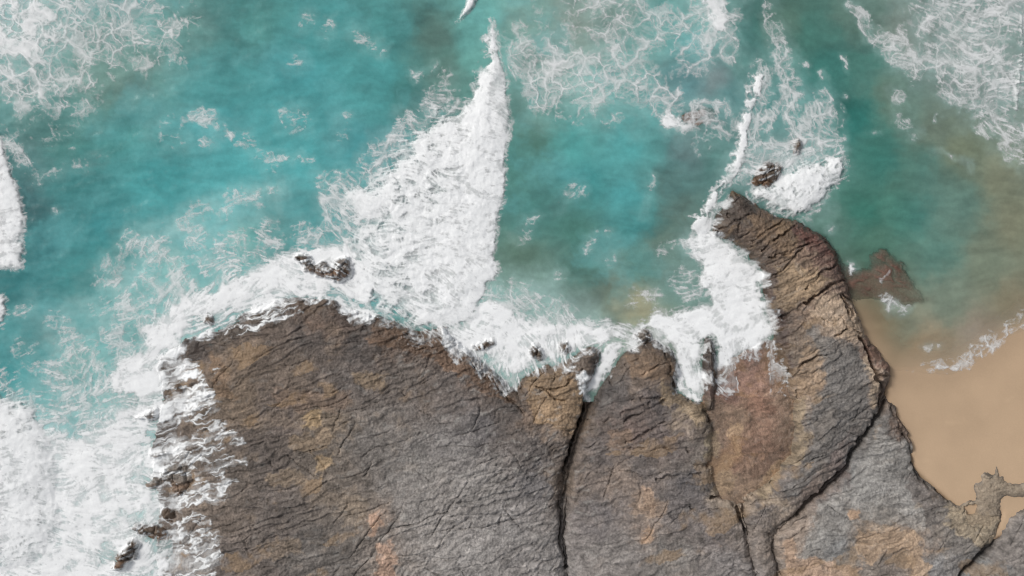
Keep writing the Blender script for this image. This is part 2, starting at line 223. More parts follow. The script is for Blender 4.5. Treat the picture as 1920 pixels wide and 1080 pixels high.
def aniso_relief(ang, seed, hash_w):
    """foliated, faceted rock relief in metres for one bedding direction"""
    uw = U + 10 * WA + 1.6 * WC; vw = V + 10 * WB + 1.6 * WD
    a, b = rot(uw, vw, ang, 1.0, 1.0); c, d = rot(uw, vw, ang - 38, 1.0, 1.0); e, g = rot(uw, vw, ang + 55, 1.0, 1.0)
    f = .45 * wor('fac', a / 3.4, b, 30, seed, True) + .36 * wor('fac', a / 3.2, b, 14, seed + 1, True) + .26 * wor('fac', a / 2.8, b, 7, seed, True)
    f2 = .30 * wor('fac', c / 2.4, d, 14, seed + 1, True) + .26 * wor('fac', c / 2.4, d, 7, seed, True)
    def ledge(w_, sd, tw):
        p = b / w_ + tw * fbm(a / 4.0, b, 70, 3, .55, sd); q = p - np.floor(p)
        return (np.minimum(q / .88, (1 - q) / .12)) * sstep(-.2, .25, fbm(a / 2.5, b, 80, 2, .6, sd + 3))
    l1 = ledge(34, seed + 1, 2.6); l2 = ledge(13, seed + 5, 2.2)
    def joint(x, y, wl_, st, wd, sd, lo, hi):
        n = noise(x / st, y, wl_, sd); return np.maximum(1 - np.abs(n) / wd, 0) * sstep(lo, hi, fbm(x / 2, y, 70, 3, .6, sd + 11))
    k1 = joint(a, b, 46, 6, .035, seed + 6, .0, .22); k2 = joint(c, d, 60, 6, .03, seed + 9, .05, .25); k3 = joint(e, g, 70, 5, .025, seed + 14, .08, .3)
    r1 = fbm(a / 3.5, b, 60, 3, .5, seed); r2 = fbm(a / 4.2, b, 9, 3, .75, seed + 5); r3 = fbm(c / 4.0, d, 8, 3, .75, seed + 7)
    het = .45 + .85 * sstep(-.22, .28, fbm(a / 2, b, 130, 3, .55, seed + 20)); l3 = ledge(62, seed + 8, 3.2)
    return 1.02 * (.21 * f * het + .15 * hash_w * f2 * het + .14 * l1 + .07 * l2 * het + .16 * l3 + .08 * r1 + .12 * r2 * het + .13 * hash_w * r3 * het - .22 * k1 - .22 * k2 - .18 * k3 + .06 * noise(U, V, 4, seed)).astype(F)

FINE = (fbm(U, V, 5, 2, .6, 21)).astype(F)
HASH = sstep(560, 860, U + .35 * (V - 850)).astype(F) * sstep(1180, 1060, U).astype(F)
RELIEF = {}
def relief_for(ang, seed):
    k = (ang, seed)
    if k not in RELIEF: RELIEF[k] = aniso_relief(ang, seed, .35 + .9 * HASH)
    return RELIEF[k]

# crack depth field
def crack_field():
    C = np.zeros(U.shape, F); uw = U + 9 * WA + 6.0 * WC; vw = V + 9 * WB + 6.0 * WD
    gate = .35 + .65 * sstep(-.25, .15, fbm(U, V, 34, 2, .6, 77))
    for pl in CRACKS:
        x = [p[0] for p in pl]; y = [p[1] for p in pl]
        i0 = max(int((min(x) - 30 - U0) / S), 0); i1 = int((max(x) + 30 - U0) / S)
        j0 = max(int((min(y) - 30 - V0) / S), 0); j1 = int((max(y) + 30 - V0) / S)
        sl = (slice(j0, j1), slice(i0, i1))
        for p, q in zip(pl, pl[1:]):
            d, t = seg_dist(uw[sl], vw[sl], p, q)
            w = p[2] + (q[2] - p[2]) * t; dep = p[3] + (q[3] - p[3]) * t
            C[sl] = np.maximum(C[sl], np.where(dep < .9, dep * gate[sl] * .8, dep) * np.clip(1.25 - d / (w * 1.15), 0, 1) ** .8)
    return C
CRK = crack_field()

rock_h = {}; rock_s = {}
ZROCK = np.full(U.shape, -4, F)
swell = (.5 * fbm(U, V, 150, 2, .5, 13)).astype(F)
for i, r in enumerate(ROCKS):
    amp = r['edge']
    sdf = upsample(poly_sdf(r['poly']), U + amp * 1.3 * WA + amp * .8 * WC, V + amp * 1.3 * WB + amp * .8 * WD)
    sdf += amp * .35 * wor('fac', U, V, 12, i, True)
    if r['key'] in 'LMRS': sdf = sdf + 4.0 * sstep(745, 800, V) * sstep(1000, 1040, U) * sstep(1665, 1640, U + .15 * (V - 800))
    H, W = r['h'], r['w']
    ins = np.maximum(sdf, 0); out = np.maximum(-sdf, 0)
    ins2 = np.maximum(sdf + 7 * wor('fac', U, V, 22, i + 1, True), 0)
    h = .10 + H * (.52 * (1 - np.exp(-ins2 / 6)) + .48 * (1 - np.exp(-ins / W))) - out * PX * 1.6
    rel = relief_for(r['ang'], i % 3)
    k = {'Q': .22, 'X': .5, 'P': 1.1, 'C': .7, 'S': .85, 'M': .8, 'R': 1.2}.get(r['key'], 1.0)
    h = h + rel * k * sstep(-14, 12, sdf) + .025 * FINE + (swell * .6 * sstep(10, 90, sdf) if H > 1 else 0)
    if r['key'] == 'L':                       # low awash shelf on the seaward sides
        h = h - 1.0 * sstep(470, 300, U + .12 * (V - 800) + 40 * WA) - .5 * sstep(90, 0, sdf) * sstep(760, 520, U)
        h = np.maximum(h, np.where(sdf > 0, .02 + .45 * np.maximum(rel, 0), h))
    if r['key'] in 'PS': h = h - 1.0 * sstep(-2, 3, upsample(poly_sdf([(1802,948),(1826,944),(1828,960),(1810,963)]), U + 4 * WC, V + 4 * WD))
    if r['key'] == 'X': h = h - .31
    if r['key'] in 'LMRSC': h = h - CRK * sstep(-2, 2, sdf)
    rock_h[r['key']] = h.astype(F); rock_s[r['key']] = sdf
    ZROCK = np.maximum(ZROCK, h)
isl_h = []
for i, (lab, H, W, poly) in enumerate(ISL):
    us0 = min(p[0] for p in poly) - 40; us1 = max(p[0] for p in poly) + 40; v0 = min(p[1] for p in poly) - 40; v1 = max(p[1] for p in poly) + 40
    sl = (slice(int((v0 - V0) / S), int((v1 - V0) / S)), slice(int((us0 - U0) / S), int((us1 - U0) / S)))
    sdf = upsample(poly_sdf(poly), U[sl] + 6 * WA[sl] + 4 * WC[sl], V[sl] + 6 * WB[sl] + 4 * WD[sl])
    ins = np.maximum(sdf, 0); out = np.maximum(-sdf, 0)
    sdf += 5 * wor('fac', U[sl], V[sl], 13, i, True)
    ins = np.maximum(sdf, 0); out = np.maximum(-sdf, 0)
    h = .05 - (.16 if 'awash' in lab else 0) + H * (1 - np.exp(-ins / W)) - out * PX * 2 + H * sstep(-6, 6, sdf) * (.7 * wor('fac', U[sl], V[sl], 20, i + 1, True) - .4 * np.exp(-wor('e', U[sl], V[sl], 20, i + 1) / .1)) + 1.6 * H * relief_for(-16, 0)[sl] * sstep(-8, 8, sdf)
    isl_h.append((sl, h.astype(F), sdf)); ZROCK[sl] = np.maximum(ZROCK[sl], h)

# ------------------------------------------------------------------ sand and water levels
SHORE = [(1560,560),(1600,600),(1640,650),(1672,690),(1720,692),(1790,694),(1830,672),(1880,636),(1922,612),(2000,575),(2300,480),(2300,1300),(1500,1300),(1500,700)]
shore = upsample(poly_sdf(SHORE), U + 5 * WA, V + 5 * WB)
def sand_height(s):
    return np.where(s > 0, s * PX * .035, np.maximum(-4.0, s * PX * .085 - .000028 * s * s * (s < 0)))
ZSAND = (sand_height(shore) + .03 * fbm(U, V, 220, 3, .5, 4) + .012 * fbm(U, V, 40, 2, .5, 6)).astype(F)
SANDY = upsample(poly_sdf([(1560,540),(1625,660),(1668,700),(1665,750),(1720,880),(1790,945),(1805,968),(1840,968),(1885,945),(1870,985),(1850,1012),(1880,1000),(1925,955),(2300,940),(2300,300),(1560,300)]), U, V)
ZSAND = ZSAND - (2.0 * sstep(0, -16, SANDY) * sstep(560, 640, V)).astype(F)
wave = (.22 * fbm(U + 20 * WA, V + 20 * WB, 240, 3, .5, 2) + .10 * fbm(U * .8 + V * .25, V * 1.6, 60, 3, .55, 8) + .018 * fbm(U, V * 1.8, 15, 3, .6, 12)).astype(F)
near = sstep(-140, 30, shore)
ZW = (wave * (1 - .93 * near)).astype(F)
BORD = sstep(0, 85, np.minimum(np.minimum(U - us[0], us[-4] - U), np.minimum(V - vs_[0], vs_[-4] - V)))
ZW = (ZW * BORD).astype(F)
ZSAND = np.where((ZSAND > .06) & (U > 1950), .06 + (ZSAND - .06) * BORD, ZSAND).astype(F)
DEPTH = ZW - np.maximum(ZSAND, ZROCK)

# ------------------------------------------------------------------ foam density (photo pixels): blobs, strokes and solid areas
def strokes(lst, soft=1.0):
    D = np.zeros(CU.shape, F)
    for st in lst:
        pts = st if len(st) > 1 else [st[0], (st[0][0] + .1, st[0][1], st[0][2], st[0][3])]
        for p, q in zip(pts, pts[1:]):
            d, t = seg_dist(CU, CV, p, q)
            w = p[2] + (q[2] - p[2]) * t; a = p[3] + (q[3] - p[3]) * t
            D = np.maximum(D, a * sstep(1.55, .35, d / w))
    return D
BREAKERS = [
 dict(name='breaking_wave', label='largest white breaking wave, crossing the middle from the top edge to the rock platform', thick=.5, rough=.85, soft=40, poly=[(924,30),(930,70),(940,105),(950,135),(952,170),(956,200),(961,226),(954,258),(948,290),(951,330),(948,370),(938,400),(933,430),(931,470),(926,482),(938,510),(916,535),(906,560),(894,592),(868,612),(838,616),(812,624),(780,624),(748,607),(714,588),(672,562),(650,530),(662,480),(645,440),(690,420),(655,390),(640,350),(700,332),(722,300),(746,268),(772,238),(800,225),(815,190),(850,206),(872,190),(890,160),(906,124),(914,80)]),
 dict(name='breaking_wave', label='white breaking wave cut off by the left edge, upper one', thick=.4, rough=.8, soft=22, poly=[(-140,240),(4,262),(12,300),(26,328),(40,365),(50,408),(42,450),(49,474),(38,502),(0,505),(-140,520)]),
 dict(name='breaking_wave', label='small white wave tip at the left edge under the taller breaker', thick=.3, soft=14, poly=[(-140,548),(6,548),(14,560),(19,598),(8,610),(-140,620)]),
 dict(name='breaking_wave', label='big soft spray cloud from a wave exploding in the lower left corner', thick=.9, rough=.35, soft=60, poly=[(-140,700),(8,716),(34,742),(60,748),(74,790),(95,830),(108,880),(102,930),(118,980),(96,1020),(60,1060),(-140,1100)]),
 dict(name='breaking_wave', label='little white crest at the top edge left of the largest breaker', thick=.4, soft=5, poly=[(930,-60),(896,0),(886,19),(868,36),(853,48),(849,41),(862,24),(873,4),(890,-50)]),
 dict(name='breaking_wave', label='thin white wave line running down to the tip of the tan ridge', thick=.2, soft=12, poly=[(1408,138),(1424,130),(1440,142),(1434,162),(1420,196),(1410,230),(1406,262),(1398,300),(1388,330),(1372,352),(1348,372),(1338,400),(1330,436),(1298,438),(1290,420),(1312,396),(1328,366),(1352,334),(1368,296),(1378,258),(1386,226),(1394,200),(1404,170)]),
 dict(name='breaking_wave', label='round burst of white water on the right side of the ridge tip', thick=.55, soft=18, poly=[(1576,284),(1588,304),(1588,330),(1566,356),(1548,378),(1522,392),(1506,412),(1480,406),(1440,386),(1402,372),(1392,358),(1430,352),(1466,338),(1488,304),(1512,300),(1540,300)]),
 dict(name='breaking_wave', label='slim white crest line along the right edge in the upper right foam', thick=.35, soft=5, poly=[(1916,10),(1921,60),(1919,120),(1912,170),(1906,222),(1898,224),(1902,170),(1908,120),(1910,60)]),
]
SOLID = [   # flat white water: polygon, softness, density
 ([(660,440),(600,455),(540,470),(480,495),(420,520),(350,545),(290,590),(258,640),(240,690),(200,690),(210,740),(270,770),(320,745),(340,705),(290,690),(306,660),(340,636),(400,600),(450,565),(520,535),(560,530),(600,545),(660,570),(720,596),(700,520)], 26, .99),
 ([(-150,720),(60,740),(95,790),(140,800),(200,760),(300,730),(350,760),(300,800),(280,840),(300,860),(270,900),(290,940),(230,980),(240,1005),(205,1050),(260,1080),(240,1200),(-150,1200)], 34, .90),
 ([(1362,372),(1340,400),(1302,430),(1296,470),(1310,500),(1330,560),(1290,580),(1230,585),(1190,605),(1170,630),(1215,622),(1250,640),(1268,690),(1276,728),(1300,736),(1318,730),(1322,640),(1334,630),(1345,690),(1370,690),(1410,668),(1440,635),(1448,612),(1440,570),(1431,524),(1404,482),(1372,456),(1342,440)], 16, .99),
 ([(1130,640),(1160,640),(1170,660),(1146,690),(1122,730),(1104,744),(1096,738),(1100,706),(1116,690),(1126,664)], 11, 1.0),
 ([(880,560),(930,560),(990,590),(1060,600),(1130,600),(1190,610),(1180,640),(1120,650),(1090,662),(1050,684),(1005,684),(975,716),(945,700),(905,672),(850,632),(850,600)], 20, .93),
]
STROKES = [
 # upper left lace
 [(-60,20,160,.80),(40,40,130,.80)],[(150,50,95,.66),(250,40,80,.52)],[(40,120,90,.68)],[(120,130,70,.58)],[(280,60,80,.42),(350,30,40,.32)],[(330,100,45,.3)],[(60,165,50,.5),(150,190,40,.32)],[(180,150,40,.4)],[(40,230,50,.28)],[(40,290,28,.45)],[(20,270,18,.5)],[(70,330,30,.25)],[(90,240,50,.24)],
 # flecks on the open teal water
 [(375,215,16,.62),(402,232,14,.5)],[(425,248,14,.55)],[(385,268,18,.45)],[(330,240,40,.28)],[(460,260,25,.35)],[(136,282,9,.5)],[(75,330,12,.42),(130,320,10,.3),(190,300,12,.25)],[(480,290,14,.3),(540,293,9,.5),(582,302,8,.4)],[(555,228,25,.35),(540,220,18,.4)],[(655,215,8,.6)],[(575,45,18,.38)],[(620,62,18,.36),(622,40,8,.5)],[(665,60,14,.35),(695,80,12,.35)],[(560,115,18,.34)],[(715,100,10,.35)],[(776,136,10,.62),(784,150,8,.5)],[(806,128,10,.55)],[(830,155,26,.34)],[(812,172,10,.5),(800,205,16,.5)],[(420,365,14,.35),(470,372,12,.4),(520,360,14,.38)],[(380,392,20,.3),(300,430,14,.25),(350,400,10,.25)],[(100,395,10,.4)],[(640,250,30,.22)],[(510,320,14,.35)],[(490,385,14,.3)],
 # lace around the big breaker's left side
 [(625,350,30,.66)],[(640,400,38,.62)],[(690,330,26,.74)],[(720,280,28,.62)],[(760,240,26,.62)],[(620,440,34,.66)],[(660,400,40,.8)],[(700,400,50,.88)],[(810,200,20,.72)],[(690,450,40,.85)],[(560,435,24,.5)],[(500,435,30,.42)],[(460,440,26,.40)],
 # milky lace seaward of the platform
 [(240,460,22,.45)],[(180,520,22,.42),(240,480,16,.35)],[(340,420,24,.5)],[(270,470,26,.5),(300,450,22,.5)],[(230,500,18,.55),(215,530,18,.5)],[(300,500,34,.46)],[(370,455,30,.5)],[(420,395,20,.36)],[(250,440,14,.5)],[(200,590,26,.42)],[(130,640,30,.42)],[(270,600,26,.7)],[(450,450,22,.5)],[(350,560,24,.8)],[(510,445,22,.55)],[(570,450,22,.62)],[(410,465,26,.5),(440,480,22,.55)],[(380,490,26,.48)],[(290,540,36,.5)],[(340,520,36,.62)],[(250,575,32,.62)],[(225,620,40,.6)],[(150,660,40,.48)],[(120,700,45,.55)],[(140,740,50,.62)],[(190,720,50,.72)],[(110,600,30,.3)],[(50,575,18,.35)],[(40,650,26,.3)],[(60,690,26,.4)],[(100,780,30,.7)],[(430,520,30,.7)],[(180,580,30,.3)],[(480,480,26,.7)],
 # wash over the left shelf
 [(420,600,30,.66),(500,570,26,.62),(560,545,20,.6)],[(480,605,18,.45),(430,625,14,.35)],[(540,580,14,.3)],[(620,560,18,.6),(680,585,16,.6)],[(380,620,26,.8)],[(350,700,28,.8)],[(350,760,40,.74)],[(390,790,36,.56)],[(330,820,45,.72)],[(400,850,36,.52)],[(300,880,40,.8)],[(420,880,26,.5)],[(350,930,45,.62)],[(280,960,45,.8)],[(370,980,36,.45)],[(300,1040,50,.68)],[(370,1040,40,.46)],[(340,1110,60,.5)],[(390,730,22,.7),(405,760,18,.6)],[(420,700,10,.4)],[(455,862,12,.5)],[(440,870,14,.42)],
 # middle cove
 [(940,560,36,.66),(1000,575,36,.56),(1060,590,30,.62)],[(900,640,30,.76)],[(960,655,36,.78)],[(950,700,22,.62),(968,725,9,.6)],[(1000,690,20,.5)],[(1045,650,32,.76)],[(1065,690,13,.66)],[(1090,630,28,.85)],[(1000,550,22,.36),(940,535,22,.45)],[(1180,560,16,.3),(1230,560,20,.42)],[(1190,635,22,.8)],[(1225,628,20,.8)],[(1285,520,26,.42)],[(1300,545,22,.55)],[(1285,690,18,.9)],[(1318,700,10,.8)],
 [(1266,690,12,.95),(1268,728,12,.95),(1296,742,10,.95),(1316,748,8,.9)],[(1090,700,12,.9),(1098,745,8,.95)],[(845,640,16,.8),(880,668,16,.72),(915,700,13,.66),(950,726,10,.6)],
 [(850,625,22,.92),(880,652,22,.88),(915,690,16,.78),(955,722,12,.68)],[(910,600,34,.88),(960,620,34,.86)],[(600,560,14,.8),(650,572,14,.85),(700,590,12,.9)],[(420,590,20,.8),(470,570,22,.85),(520,550,22,.9)],[(430,612,16,.55),(500,598,14,.5),(560,580,10,.4)],
 [(420,790,18,.45),(450,830,14,.4)],[(400,930,26,.5)],[(410,1000,22,.4)],[(1430,330,20,.6)],[(1480,290,18,.8)],[(1450,300,22,.7)],
 [(225,1000,45,.92),(280,1065,45,.84),(215,1080,40,.95)],[(285,860,36,.92)],[(260,930,40,.92)],[(300,960,30,.74)],[(975,700,16,.7),(990,690,14,.6)],[(940,690,20,.8)],[(1030,640,30,.85),(1075,635,26,.9)],[(1352,690,14,.7),(1352,735,10,.5)],
 [(625,370,26,.7)],[(650,420,34,.74)],[(700,310,24,.78)],[(735,268,22,.74)],[(775,228,20,.72)],[(600,345,14,.5)],[(612,400,16,.5)],[(830,178,14,.6)],
 [(1425,300,26,.8),(1480,300,30,.82),(1540,275,26,.78)],[(1410,320,20,.8)],[(1500,270,30,.8)],[(1570,275,18,.7)],[(1470,345,26,.85)],[(1545,225,24,.7)],[(1530,375,24,.85)],
 [(1430,140,18,.6),(1412,200,18,.62),(1398,270,20,.66),(1376,330,22,.7)],[(1425,115,14,.5)],[(1300,455,20,.9)],
 [(1300,214,20,.66),(1338,226,16,.55),(1280,230,16,.8)],[(300,625,40,.92),(360,578,38,.94),(440,548,34,.95),(520,522,32,.96),(600,545,22,.94)],[(250,690,40,.9),(330,655,20,.9)],
 [(420,860,22,.62),(445,868,12,.5)],[(425,900,18,.5)],[(395,1000,20,.5),(405,1060,18,.45)],[(430,800,14,.45)],[(350,850,30,.75)],[(360,900,26,.7)],[(330,1000,34,.74)],
 # bay flecks
 [(990,420,14,.36),(1010,410,10,.3)],[(985,440,14,.34),(970,450,12,.3)],[(1105,455,12,.5),(1112,440,10,.4)],[(1140,440,8,.4)],[(1050,380,14,.25),(1080,360,14,.36)],[(1040,520,10,.42),(1060,515,8,.4)],[(1150,485,18,.28)],[(1250,470,20,.3),(1290,450,12,.35)],[(1220,345,8,.45),(1228,330,7,.4)],[(1200,400,10,.24),(1210,370,9,.3)],[(1090,358,10,.36)],
 # upper middle lace
 [(985,110,45,.62)],[(1060,130,60,.68)],[(1140,130,60,.64)],[(1020,165,50,.56)],[(1110,170,55,.58)],[(1200,165,50,.6)],[(1250,190,40,.58)],[(1160,60,70,.46),(1230,50,50,.52)],[(1090,40,60,.38)],[(1010,40,45,.3)],[(1190,20,50,.4)],[(1270,60,45,.5),(1310,90,36,.5)],[(1330,15,42,.80),(1352,40,30,.84),(1366,90,22,.66),(1380,110,16,.4)],[(1300,120,40,.4)],[(980,60,30,.36)],[(1180,100,40,.52)],[(1150,210,30,.34),(1060,200,30,.38)],[(1330,70,26,.55)],[(1340,-60,60,.8)],[(1150,-60,120,.5)],
 [(1262,226,20,.98),(1256,215,14,.9)],[(1282,240,16,.8),(1310,245,12,.62)],[(1320,188,12,.66),(1300,196,10,.7)],[(1350,200,16,.7),(1372,214,13,.66)],[(1370,235,20,.4),(1330,262,16,.4)],[(1310,270,20,.3)],
 # beyond the ridge tip
 [(1452,50,13,.5),(1466,100,16,.62),(1476,140,20,.66),(1480,180,26,.66)],[(1440,10,12,.35),(1452,50,12,.4)],[(1540,180,18,.62),(1520,200,18,.5)],[(1530,205,26,.66)],[(1490,215,26,.7)],[(1500,245,30,.7)],[(1545,250,26,.52)],[(1560,230,18,.4)],[(1440,225,18,.55),(1420,260,16,.6),(1450,205,14,.5)],[(1520,280,26,.74)],[(1570,262,16,.6)],[(1440,285,24,.66)],[(1420,300,18,.7)],[(1460,300,26,.55)],[(1425,340,24,.66)],[(1505,120,8,.45),(1515,125,7,.5)],[(1545,145,7,.5)],[(1590,118,9,.68)],[(1590,180,7,.58)],[(1580,205,5,.5)],[(1572,230,9,.4)],[(1510,415,14,.5),(1520,390,14,.5)],[(1555,425,9,.5)],[(1600,500,10,.95)],[(1560,300,16,.9)],
 [(1662,558,9,.7),(1668,570,12,.7),(1700,578,9,.45)],[(1660,515,8,.35)],
 # upper right lace
 [(1600,5,13,.55),(1620,35,15,.6),(1645,70,22,.6),(1670,95,26,.72)],[(1690,60,16,.55),(1680,100,20,.62)],[(1720,110,36,.66)],[(1770,110,40,.68)],[(1800,140,45,.68)],[(1840,100,60,.72)],[(1850,40,60,.72)],[(1800,40,45,.62)],[(1880,150,50,.7)],[(1860,200,40,.66)],[(1790,180,26,.64)],[(1900,250,36,.66)],[(1860,235,26,.55)],[(1910,290,26,.6)],[(1740,30,10,.8),(1738,52,8,.7),(1724,66,8,.5)],[(1720,20,20,.4)],[(1990,60,90,.75),(1990,220,80,.7)],[(1850,-60,160,.7)],[(1780,20,26,.55)],[(1710,140,24,.3)],
 [(1680,172,12,.45),(1692,190,12,.4)],[(1760,150,20,.3)],[(1690,225,14,.4),(1715,245,12,.42)],[(1753,220,5,.6)],[(1640,250,6,.4)],[(1750,285,8,.36),(1775,285,6,.4),(1820,312,6,.4)],
 # beach swash
 [(1745,652,9,.6),(1770,648,6,.5)],[(1700,690,8,.24),(1790,682,16,.34),(1840,650,20,.38),(1880,622,20,.4),(1930,598,20,.42)],[(1770,684,8,.4)],[(1720,680,12,.2)],[(1990,570,20,.45)],
 [(1690,690,3,.4),(1740,694,3,.5),(1790,693,3,.6),(1830,672,3,.6),(1880,636,3,.6),(1925,612,3,.6),(2000,576,4,.6)],
 # thin film edge in the red hollow
 [(1445,640,4,.6),(1466,680,4,.62),(1474,720,4,.62),(1466,740,3.5,.5)],[(1345,700,14,.8),(1356,730,9,.6)],[(1420,740,5,.3)],
]
D = strokes(STROKES)
for poly, soft, a in SOLID: D = np.maximum(D, a * sstep(-soft, soft, poly_sdf(poly)))
brk_sdf = []
uwf = U + 24 * WA + 9 * WC; vwf = V + 20 * WB + 9 * WD
Df = upsample(D, uwf, vwf)
BR = np.zeros(U.shape, np.int8); THK = np.zeros(U.shape, F)
for i, b in enumerate(BREAKERS):
    k = min(1.0, b['soft'] / 14)
    s = upsample(poly_sdf(b['poly']), U + k * (9 * WA + 6 * WC), V + k * (9 * WB + 6 * WD)); brk_sdf.append(s)
    sf = 5.0
    Df = np.maximum(Df, ((.98 - .095 * sstep(-45, -150, U - np.interp(V, [30, 100, 200, 330, 400, 470, 520, 600], [924, 940, 955, 950, 938, 928, 930, 890]).astype(F) + 40 * WA)) if i == 0 else .95 if i == 3 else .98 if i in (1, 2, 4) else (.94 + .30 * fbm(U, V, 40, 3, .6, 97)) if i == 5 else .9) * (sstep(-12 - 42 * sstep(920, 820, U), 10 + 28 * sstep(920, 820, U), s + 9 * WC + 12 * WA) if i == 0 else sstep(-8, 12, s + 15 * WC + 9 * WA) if i == 5 else sstep(-14, 16, s + 14 * WC + 8 * WA) if i == 6 else sstep(-70, 55, s + 30 * WA) if i == 3 else sstep(-12, 14, s) if i in (0, 1, 2) else sstep(-sf, sf * 1.6, s)))
    m = s > -3; BR[m] = i + 1
    THK = np.maximum(THK, b['thick'] * (1 - np.exp(-np.maximum(s, 0) / (b['soft'] * .9))))
Df = Df * BORD
# flow direction (degrees, photo sense) for streaky wash
FLOW = ctrl([(p[0], p[1], (math.cos(math.radians(p[2])), math.sin(math.radians(p[2])))) for p in [
 (60,60,30),(300,80,20),(500,250,-8),(200,350,-15),(300,520,-40),(450,580,-12),(560,540,0),(680,570,28),(800,400,8),(850,200,5),(900,560,20),(200,700,-30),(330,780,-14),(330,900,-18),(330,1040,-22),(150,900,0),
 (930,620,40),(960,690,75),(1040,640,80),(1120,690,-70),(1200,600,10),(1370,560,-30),(1350,650,-80),(1300,690,80),(1100,130,4),(1220,60,0),(1300,220,-10),(1480,200,80),(1530,330,-25),(1440,330,-35),(1700,110,20),(1800,120,25),(1880,150,8),(1880,270,15),(1850,640,-28),(1000,450,-30),(1400,220,100)]], 80)
fl = upsample(FLOW, U, V); ang = np.arctan2(fl[..., 1], fl[..., 0]) + 1.15 * fbm(U, V, 110, 2, .5, 15) + .7 * WA
fx, fy = np.cos(ang).astype(F), np.sin(ang).astype(F)
def lic(src, steps=9, st=1.0):
    acc = src.copy()
    for sgn in (1, -1):
        x = np.broadcast_to(np.arange(NX, dtype=F)[None, :], U.shape).copy(); y = np.broadcast_to(np.arange(NY, dtype=F)[:, None], U.shape).copy()
        xi = x.astype(np.int32); yi = y.astype(np.int32)
        for k in range(steps):
            x += sgn * st * fx[yi, xi]; y += sgn * st * fy[yi, xi]
            xi = np.clip(x, 0, NX - 1).astype(np.int32); yi = np.clip(y, 0, NY - 1).astype(np.int32)
            acc += src[yi, xi] * (1 - k / steps * .6)
    return acc
base = fbm(U, V, 5, 2, .8, 18) + .7 * fbm(U, V, 12, 3, .6, 30)
LIC = lic(base, 5, 1.2)
def rank(x):
    q = np.quantile(x[::7, ::7], np.linspace(0, 1, 129)); q = q + np.arange(129) * 1e-7
    return np.interp(x, q, np.linspace(0, 1, 129)).astype(F)
LIC = rank(LIC + .45 * LIC.std() / .2 * fbm(U + 10 * WC, V + 10 * WD, 34, 4, .65, 34))
wa2 = fbm(U, V, 34, 4, .62, 50); wb2 = fbm(U, V, 34, 4, .62, 54)
ul = U + 12 * WA + 10 * wa2; vl = V + 12 * WB + 10 * wb2
def net(wl_, width, ox, key): return np.exp(-(wor('e', ul + ox, vl - ox, wl_, key) / width)).astype(F)
g1 = sstep(-.3, .3, fbm(U, V, 80, 3, .6, 60)); g2 = sstep(-.3, .3, fbm(U, V, 60, 3, .6, 64)); g3 = sstep(-.3, .3, fbm(U, V, 50, 3, .6, 68))
FIL = np.maximum(np.maximum((.5 + .5 * g1) * net(38, .10, 0, 0), (.25 + .6 * g2) * net(21, .12, 40, 1)), np.maximum((.5 + .5 * (1 - g1)) * net(64, .085, 90, 1), (.08 + .5 * g3) * net(12, .17, 17, 0)))
HAZE = rank(.75 * fbm(U + 14 * WA + 8 * wa2, V + 14 * WB + 8 * wb2, 44, 5, .68, 26) + .22 * FIL + .05 * FINE)
wl = upsample(ctrl([(p[0], p[1], (p[2],)) for p in [(60,60,.18),(300,100,.3),(400,300,.5),(300,480,.55),(250,640,.6),(420,590,.9),(340,850,.85),(340,1050,.85),(150,900,.7),(800,400,.75),(640,380,.5),(980,600,.55),(960,690,.85),(1060,680,.8),(1120,110,.25),(1300,60,.3),(1380,580,.6),(1480,200,.45),(1530,340,.6),(1750,120,.5),(1880,150,.6),(1850,640,.4),(1100,450,.6)]], 90), U, V)[..., 0]
HZ = rank((1 - .62 * wl) * HAZE + .62 * wl * LIC)
REL = RELIEF[(-16, 0)]; low = rank(-(REL + .35 * np.roll(REL, 2, 0) + .35 * np.roll(REL, -2, 1)) + .18 * fbm(U, V, 30, 3, .6, 81))
onrock = sstep(-.1, .15, ZROCK) * sstep(900, 600, U)
ta, tb = rot(U + 14 * WA + 5 * WC, V + 14 * WB + 5 * WD, -17, 5.5, 1.0)
tongue = rank(fbm(ta, tb, 17, 3, .6, 88) + .5 * fbm(ta * .6, tb, 44, 2, .5, 92)); thin = sstep(.78, 1.0, 1 - np.abs(fbm(ta * 1.5, tb, 20, 3, .6, 95)) * 1.6)
HZ = HZ + (.15 * HZ + .35 * low + .50 * tongue - HZ) * onrock
WISP = sstep(.45, 1.0, LIC) ** 1.5
FW = np.maximum(FIL * (1 - .45 * wl), WISP * wl * (1 - .6 * onrock))
FW = FW * (1 - .7 * onrock) + onrock * thin * .9
Df = Df + onrock * (.07 + .34 * (tongue - .5)) * (Df > .02) * sstep(.0, .25, Df)
Dc = np.clip(Df, 0, 1.2)
haze = sstep(0, 1.1, Dc * 1.5 - (1 - HZ) * 1.05 - .05) * (.42 + .50 * sstep(.6, .95, Dc))
fil = FW * sstep(.04, .42, Dc * 1.1 - .34 * (1 - HZ))
A = 1 - (1 - .93 * haze) * (1 - .90 * fil) * (1 - sstep(.72, .98, Dc) * (.52 + .46 * sstep(.02, .6, HZ)) * (1 - .30 * sstep(.05, .5, fbm(U + 20 * WA + 9 * WC, V * 1.3 + 20 * WB, 70, 5, .62, 84)) * sstep(1.4, .8, Dc)))
A = np.where(Dc < .03, 0, np.clip(A * 1.03 - .015, 0, 1)).astype(F)
